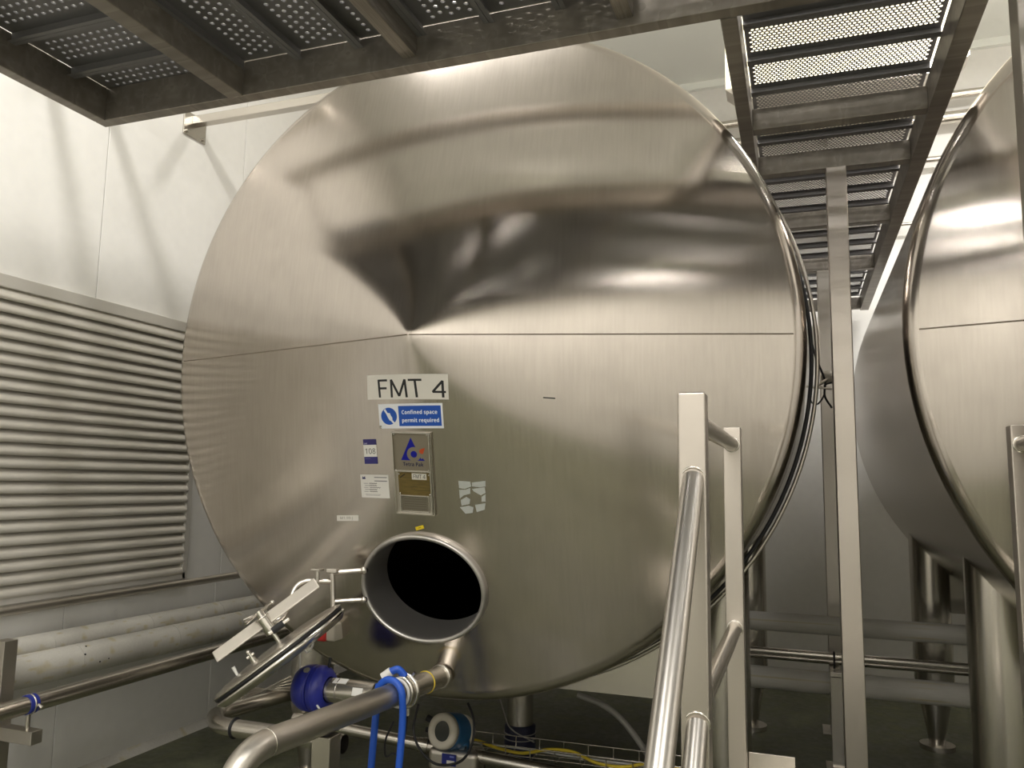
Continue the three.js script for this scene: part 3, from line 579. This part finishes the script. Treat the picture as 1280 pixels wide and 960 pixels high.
// ---------------------------------------------------------------- left wall: louvre, rail and pipes
{
  const t = thing('louvre_grille', 'large slatted metal louvre on the left wall above the pipes', 'louvre');
  const z0 = -4.085, z1 = -1.7, y0 = 0.995, y1 = 2.545, x = WX;
  part('frame', [span(x, x + 0.045, y1 - 0.035, y1 + 0.03, z0 - 0.03, z1 + 0.03), span(x, x + 0.045, y0 - 0.03, y0 + 0.012, z0 - 0.03, z1 + 0.03), span(x, x + 0.045, y0 - 0.03, y1 + 0.03, z0 - 0.045, z0), span(x, x + 0.045, y0 - 0.03, y1 + 0.03, z1, z1 + 0.045)], M.louvreFrame, t);
  part('back_mesh', flat(x + 0.0005, x + 0.004, y0, y1, z0, z1), M.louvreFrame, t);
  const N = 24, pitch = (y1 - 0.035 - y0) / N;
  const s = new THREE.Shape(); // blade: a sloping face with a rolled nose
  s.moveTo(0.018, 0.058); s.lineTo(0.048, 0.018); s.quadraticCurveTo(0.058, 0.003, 0.050, -0.009); s.quadraticCurveTo(0.044, -0.014, 0.040, -0.006); s.lineTo(0.044, 0.006); s.lineTo(0.014, 0.052); s.closePath();
  const blade = new THREE.ExtrudeGeometry(s, { depth: z1 - z0, bevelEnabled: false, curveSegments: 6 });
  for (let i = 0; i < N; i++) { const b = part('slat', blade, M.louvre, t); b.position.set(x, y0 + 0.014 + pitch * i, z0); }
}
{ const t = thing('wall_rail', 'long round steel rail along the left wall under the louvre', 'rail');
  part('tube', rod(V(-3.60, 0.945, -1.5), V(-3.60, 0.945, -6.8), 0.024), M.dull, t);
  for (const z of [-2.0, -3.6, -5.2, -6.6]) part('bracket', rod(V(-3.69, 0.935, z), V(-3.6, 0.935, z), 0.01), M.dull, t); }
function laggedPipe(label, x, ya, yb, r, specks = []) {
  const t = thing('insulated_pipe', label, 'pipe'), a = V(x, ya, -1.6), b = V(x, yb, -6.6);
  const g = new THREE.CylinderGeometry(r, r, a.distanceTo(b), 32, 1), u = g.attributes.uv;
  for (let i = 0; i < u.count; i++) u.setXY(i, u.getX(i), u.getY(i) * 5);
  g.applyMatrix4(new THREE.Matrix4().compose(a.clone().add(b).multiplyScalar(0.5), new THREE.Quaternion().setFromUnitVectors(V(0, 1, 0), b.clone().sub(a).normalize()), V(1, 1, 1)));
  part('jacket', g, M.cladding, t);
  for (const k of [0.3, 0.43, 0.55, 0.7]) part('jacket_joint', ringAt(a.clone().lerp(b, k), b.clone().sub(a), r, 0.0012), M.cladding, t);
  for (const [u, v, q] of specks) { const dd = ray(u, v); let best = 9, at = null; for (let z = -2.4; z > -4.6; z -= 0.002) { const w = dd.clone().multiplyScalar(z / dd.z).add(EYE), f = (z - a.z) / (b.z - a.z), e = Math.abs(Math.hypot(w.x - x, w.y - (a.y + (b.y - a.y) * f)) - r); if (e < best) { best = e; at = w; } else if (best < 0.004) break; } part('speck', new THREE.SphereGeometry(q, 8, 6).translate(at.x, at.y, at.z), M.rubber, t); }
  for (const k of [0.08, 0.62, 0.9]) { const p = a.clone().lerp(b, k); part('bracket', span(WX + 0.001, p.x, p.y - r - 0.03, p.y - r - 0.004, p.z - 0.02, p.z + 0.02, 0.003), M.dull, t); }
}
laggedPipe('pale lagged pipe against the left wall, the upper of two', -3.585, 0.765, 0.70, 0.066);
laggedPipe('pale lagged pipe along the left wall with dark specks, the lower of two', -3.4, 0.715, 0.635, 0.076, [[107.5, 808, 0.0045], [106.5, 818, 0.005], [125, 827, 0.004], [136, 823, 0.0035]]);
{ const t = thing('process_pipe', 'shiny steel pipe along the left wall held by a blue lined clamp', 'pipe');
  part('tube', pathTube([V(-3.1, 0.632, -1.7), V(-3.1, 0.632, -4.5), V(-2.75, 0.632, -4.9)], 0.12, 0.037), M.steel, t);
  const s = thing('pipe_bracket', 'square steel post and arm carrying the shiny pipe', 'bracket');
  const cz = onX(28, 875, -3.1).z;
  part('post', span(-3.29, -3.225, 0.012, 0.885, cz - 0.06, cz + 0.005, 0.003), M.dull, s);
  part('arm', span(-3.29, -3.045, 0.475, 0.53, cz - 0.065, cz - 0.01, 0.003), M.dull, s);
  part('base_plate', span(-3.35, -3.17, 0, 0.012, cz - 0.12, cz + 0.06, 0.002), M.dull, s);
  part('stem', rod(V(-3.1, 0.53, cz - 0.035), V(-3.1, 0.6, cz - 0.035), 0.009), M.steel, s);
  part('clamp_ring', [ringAt(V(-3.1, 0.632, cz - 0.035), V(0, 0, 1), 0.04, 0.004), rod(V(-3.06, 0.63, cz - 0.045), V(-3.035, 0.62, cz - 0.045), 0.008)], M.bright, s);
  part('clamp_lining', [-1, 1].map((k) => rod(V(-3.1, 0.632, cz - 0.035 + k * 0.012 - 0.008), V(-3.1, 0.632, cz - 0.035 + k * 0.012 + 0.008), 0.0405)), M.blueClamp, s, 'blue plastic lining of the clamp'); }
{ const t = thing('elbow_pipe', 'dull steel elbow pipe with a black clamp under the open door', 'pipe');
  part('tube', pathTube([onZ(420, 850, -4.3), onZ(268, 893, -3.42), onZ(272, 907, -3.2), onZ(430, 930, -3.2)], 0.09, 0.04), M.steel, t);
  part('clamp', ringAt(onZ(294, 910, -3.2), onZ(430, 930, -3.2).sub(onZ(272, 907, -3.2)), 0.041, 0.007), M.rubber, t);
  const g = thing('wire_rack', 'wire rack of thin rods behind the blue capped transmitter', 'rack');
  const rods = []; for (let i = 0; i < 5; i++) rods.push(rod(onZ(285, 886 - i * 7, -3.6), onZ(420, 846 + i * 13 - 30, -4.1), 0.006, 0.006, 8));
  rods.push(rod(onZ(298, 880, -3.62), onZ(308, 862, -3.62), 0.006)); parts('rod', rods, M.steel, g);
}
// overhead beams fixed to the left wall (their shadows fall down the wall)
function wallBeam(y, z, x1, label) {
  const t = thing('wall_beam', label, 'beam');
  part('bar', span(WX + 0.012, x1, y + 0.02, y + 0.075, z - 0.03, z + 0.03, 0.003), M.steel, t);
  part('wall_plate', span(WX, WX + 0.012, y - 0.07, y + 0.09, z - 0.1, z + 0.1, 0.002), M.steel, t);
  parts('bolt', [[-0.045, 0.075], [-0.045, -0.075]].map(([dy, dz]) => rod(V(WX + 0.01, y + dy, z + dz), V(WX + 0.026, y + dy, z + dz), 0.011, 0.011, 6)), M.bright, t);
}
wallBeam(3.87, -3.98, -2.1, 'steel beam with a bolted wall plate passing behind the tank top');
wallBeam(3.85, -3.19, -2.6, 'steel beam fixed to the wall above the corner of the platform');
wallBeam(3.85, -2.85, -2.6, 'steel beam fixed to the wall above the platform planks');

{ const t = thing('overhead_pipe', 'steel pipe crossing above the front edge of the platform', 'pipe');
  part('tube', rod(V(-2.9, 3.5, -2.77), V(3.2, 3.5, -2.77), 0.045), M.dull, t);
  for (const x of [-2.78, 0.62, 2.95]) part('upright', rod(V(x, 3.24, -2.53), V(x, 3.5, -2.75), 0.014), M.dull, t); }

// ---------------------------------------------------------------- platform and walkway
const YB = 3.1;
function perforated(len, wid, pitch, rows, hole, rib, collar = 0) { // a folded plank along x: pierced top, turned-down edges
  const pos = [], idx = [];
  const quad = (a, b, c, d) => { const i = pos.length / 3; for (const q of [a, b, c, d]) pos.push(...q); idx.push(i, i + 1, i + 2, i, i + 2, i + 3); };
  const cols = Math.floor(len / pitch) - 1, band = rows * pitch, z0 = -band / 2, x0 = -cols * pitch / 2;
  const K = 8, h = pitch / 2, box = [[h, 0], [h, h], [0, h], [-h, h], [-h, 0], [-h, -h], [0, -h], [h, -h]];
  for (let r = 0; r < rows; r++) {
    const cz = z0 + (r + 0.5) * pitch, sh = r % 2 ? pitch / 2 : 0, n = r % 2 ? cols - 1 : cols;
    for (let c = 0; c < n; c++) {
      const cx = x0 + (c + 0.5) * pitch + sh, base = pos.length / 3;
      for (let k = 0; k < K; k++) { const a = k / K * Math.PI * 2; pos.push(cx + box[k][0], 0, cz + box[k][1], cx + hole * Math.cos(a), 0, cz + hole * Math.sin(a)); }
      for (let k = 0; k < K; k++) { const a = base + 2 * k, b = base + 2 * ((k + 1) % K); idx.push(a, a + 1, b + 1, a, b + 1, b); }
      if (collar) { const i0 = pos.length / 3; for (let k = 0; k < K; k++) { const a = k / K * Math.PI * 2; pos.push(cx + hole * Math.cos(a), 0, cz + hole * Math.sin(a), cx + hole * 0.8 * Math.cos(a), collar, cz + hole * 0.8 * Math.sin(a)); } for (let k = 0; k < K; k++) { const a = i0 + 2 * k, b = i0 + 2 * ((k + 1) % K); idx.push(a, a + 1, b + 1, a, b + 1, b); } }
    }
    if (r % 2) for (const s of [-1, 1]) quad([s * (cols * pitch / 2 - h), 0, cz - h], [s * cols * pitch / 2, 0, cz - h], [s * cols * pitch / 2, 0, cz + h], [s * (cols * pitch / 2 - h), 0, cz + h]);
  }
  const X = len / 2, W = wid / 2;
  for (const s of [-1, 1]) {
    quad([s * cols * pitch / 2, 0, z0], [s * X, 0, z0], [s * X, 0, -z0], [s * cols * pitch / 2, 0, -z0]);
    quad([-X, 0, s * band / 2], [X, 0, s * band / 2], [X, 0, s * W], [-X, 0, s * W]);
    quad([-X, 0, s * W], [X, 0, s * W], [X, -rib, s * W], [-X, -rib, s * W]);
    quad([-X, -rib, s * W], [X, -rib, s * W], [X, -rib, s * (W - 0.018)], [-X, -rib, s * (W - 0.018)]);
  }
  const g = new THREE.BufferGeometry(); g.setAttribute('position', new THREE.Float32BufferAttribute(pos, 3)); g.setIndex(idx); g.computeVertexNormals();
  g.setAttribute('uv', new THREE.Float32BufferAttribute(new Float32Array(pos.length / 3 * 2), 2)); return g;
}
const PZ1 = -0.85, YT = 3.245;                            // the platform ends just behind the camera's head
{
  const t = thing('access_platform', 'dark steel platform of perforated planks across the top of the tank front', 'platform');
  const beam = (x0, x1, z0, z1, h = 0.145) => uvMetres(span(x0, x1, YB, YB + h, z0, z1, 0.004), Math.abs(x1 - x0) > Math.abs(z1 - z0) ? 'x' : 'z', 'y', 1.2);
  part('front_beam', beam(-2.8, 3.0, -2.5, -2.445), M.platform, t);
  part('edge_beam', beam(-2.8, -2.745, -2.445, PZ1), M.platform, t);
  part('inner_beam', beam(-2.105, -2.035, -2.445, PZ1), M.platform, t);
  part('rear_beam', beam(-2.8, 3.0, PZ1, PZ1 + 0.055), M.platform, t);
  for (const x of [-1.3, -0.505, 0.55, 1.3, 2.1]) part('joist', span(x - 0.028, x + 0.028, YB + 0.03, YB + 0.13, -2.445, PZ1, 0.004), M.platform, t);
  const left = perforated(0.638, 0.26, 0.036, 5, 0.009, 0.04, 0.007);
  for (let z = -2.395; z < PZ1 - 0.12; z += 0.262) { const m = part('plank', left, M.plank, t); m.position.set(-2.425, YT, z); }
  const main = perforated(1.59, 0.26, 0.036, 5, 0.009, 0.04, 0.007).rotateY(Math.PI / 2);
  for (let i = 0; i < 6; i++) { const m = part('plank', main, M.plank, t); m.position.set(-1.905 + i * 0.262, YT, (-2.445 + PZ1) / 2); }
  const right = perforated(3.42, 0.261, 0.0165, 12, 0.0048, 0.028);
  for (let i = 0; i < 6; i++) { const m = part('plank', right, M.plank, t); m.position.set(1.255, YT, -2.312 + i * 0.262); }
  for (const x of [0.6, 2.9]) part('column', span(x, x + 0.09, 0, YB, -2.49, -2.4, 0.004), M.dull, t);
  part('column', span(-2.795, -2.72, 0, YB, PZ1 - 0.02, PZ1 + 0.05, 0.004), M.dull, t);
}
{
  const t = thing('walkway', 'narrow perforated steel walkway running back between the two tanks', 'walkway');
  for (const [x0, x1] of [[-0.205, -0.15], [0.522, 0.59]]) part('side_beam', uvMetres(span(x0, x1, YB, YB + 0.13, -7.28, -2.505, 0.004), 'z', 'y', 1.2), M.platform, t);
  for (const z of [-3.42, -3.95, -4.85, -5.9, -7.23]) part('cross_beam', uvMetres(span(-0.15, 0.522, YB + 0.005, YB + 0.1, z - 0.03, z + 0.03, 0.003), 'x', 'y', 1.2), M.platform, t);
  const g = perforated(0.668, 0.261, 0.0165, 12, 0.0058, 0.028);
  for (let i = 0; i < 18; i++) { const m = part('plank', g, M.plank, t); m.position.set(0.186, YT, -2.64 - i * 0.262); }
  const post = (z, w, m) => part('support_post', span(0.2 - w / 2, 0.2 + w / 2, 0.012, YB + 0.005, z - w / 2, z + w / 2, 0.005), m, t);
  post(-3.95, 0.09, M.post); post(-5.9, 0.1, M.dull);
  for (const z of [-3.95, -5.9]) part('base_plate', span(0.1, 0.3, 0, 0.012, z - 0.1, z + 0.1, 0.002), M.dull, t);
}
// cables and the small camera between tank and post
{
  const pts = (k) => { const out = []; for (let i = 0; i <= 20; i++) { const a = 0.5 - 1.75 * i / 20; out.push(V(T1.x + (R + 0.02 + k) * Math.cos(a), T1.y + (R + 0.02 + k) * Math.sin(a), -3.62 - k)); } return out; };
  solo('tank_cable', tube(pts(0.0), 0.009, 120, 10), M.rubber, 'black cable following the right flank of the lettered tank', 'cable');
  solo('tank_conduit', tube(pts(0.024), 0.009, 120, 10), M.dull, 'thin grey conduit following the right flank of the lettered tank', 'conduit');
  const q = (u, v) => onZ(u, v, -4.12);
  solo('loose_cable', tube([q(1015, 430), q(1021, 450), q(1031, 475), q(1031, 495), q(1040, 510)], 0.005, 60, 8), M.rubber, 'thin black cable strung from the tank to the walkway post', 'cable');
  solo('looped_cable', tube([q(1012, 490), q(1014, 502), q(1022, 505), q(1030, 494), q(1031, 482), q(1040, 478)], 0.004, 60, 8), M.rubber, 'looped thin cable behind the walkway post', 'cable');
  const t = thing('cable_fitting', 'small pale rounded fitting on an arm behind the walkway post', 'fitting'), a = q(1036, 470);
  part('body', new THREE.SphereGeometry(0.035, 20, 14).translate(a.x, a.y, a.z - 0.05), M.cream, t);
  parts('arm', [rod(q(1017, 485), q(1034, 474), 0.008), rod(q(1008, 483), q(1040, 486), 0.006)], M.dull, t);
}

// ---------------------------------------------------------------- steps with handrails
{
  const t = thing('step_platform', 'stainless step platform with square posts and round sloping handrails', 'steps');
  const x0 = -0.226, x1 = -0.172, top = 1.783, yl = 0.8, yd = 0.58;
  const post = (xa, xb, z, h) => span(xa, xb, 0.0, h, z - 0.054, z, 0.004);
  for (const [xa, xb] of [[x0, x1], [0.565, 0.62]]) {
    const xm = (xa + xb) / 2;
    part('post', post(xa, xb, -1.6, top), M.post, t); part('post', post(xa, xb, -2.6, top), M.post, t);
    part('top_rail', rod(V(xm, top - 0.055, -1.65), V(xm, top - 0.055, -2.605), 0.021), M.steel, t);
    part('mid_rail', rod(V(xm, 1.165, -1.65), V(xm, 1.165, -2.605), 0.021), M.steel, t);
    const a = V(xm + 0.002, 1.612, -1.605), d = V(0, -0.43, 0.45);
    part('sloping_rail', rod(a, a.clone().addScaledVector(d, 2.3), 0.021), M.rail, t);
    const b = V(xm + 0.004, 1.15, -1.605);
    part('sloping_rail', rod(b, b.clone().addScaledVector(d, 1.9), 0.0205), M.rail, t);
    parts('weld_bead', [ringAt(a, V(0, -0.2, 1), 0.0225, 0.003), ringAt(b, V(0, -0.2, 1), 0.0222, 0.003), ringAt(V(xm, 1.165, -2.598), V(0, 0, 1), 0.022, 0.003), ringAt(V(xm, top - 0.055, -2.598), V(0, 0, 1), 0.022, 0.003)], M.bright, t);
    part('stringer', (() => { const s = new THREE.Shape(); s.moveTo(1.6, yd - 0.1); s.lineTo(1.6, yd); s.lineTo(0.82, 0.05); s.lineTo(0.82, 0); s.lineTo(0.92, 0); s.closePath(); return new THREE.ExtrudeGeometry(s, { depth: 0.01, bevelEnabled: false }).rotateY(Math.PI / 2).translate(xa + 0.02, 0, 0); })(), M.steel, t);
    part('foot_post', span(xa, xb, 0, 0.72, -0.86, -0.806, 0.004), M.steel, t);
  }
  part('landing_plate', span(x1 + 0.002, 0.563, 0.55, 0.58, -2.66, -1.62, 0.004), M.steel, t);
  part('kick_plate', span(x1 + 0.002, -0.035, 0.62, yl - 0.008, -2.66, -2.652, 0.002), M.steel, t);
  for (let i = 1; i < 3; i++) part('tread', span(x1 + 0.0, 0.565, yd - i * 0.19 - 0.025, yd - i * 0.19, -1.62 + i * 0.2 - 0.2, -1.62 + i * 0.2 + 0.03, 0.004), M.steel, t);
}
renderer.render(scene, camera);
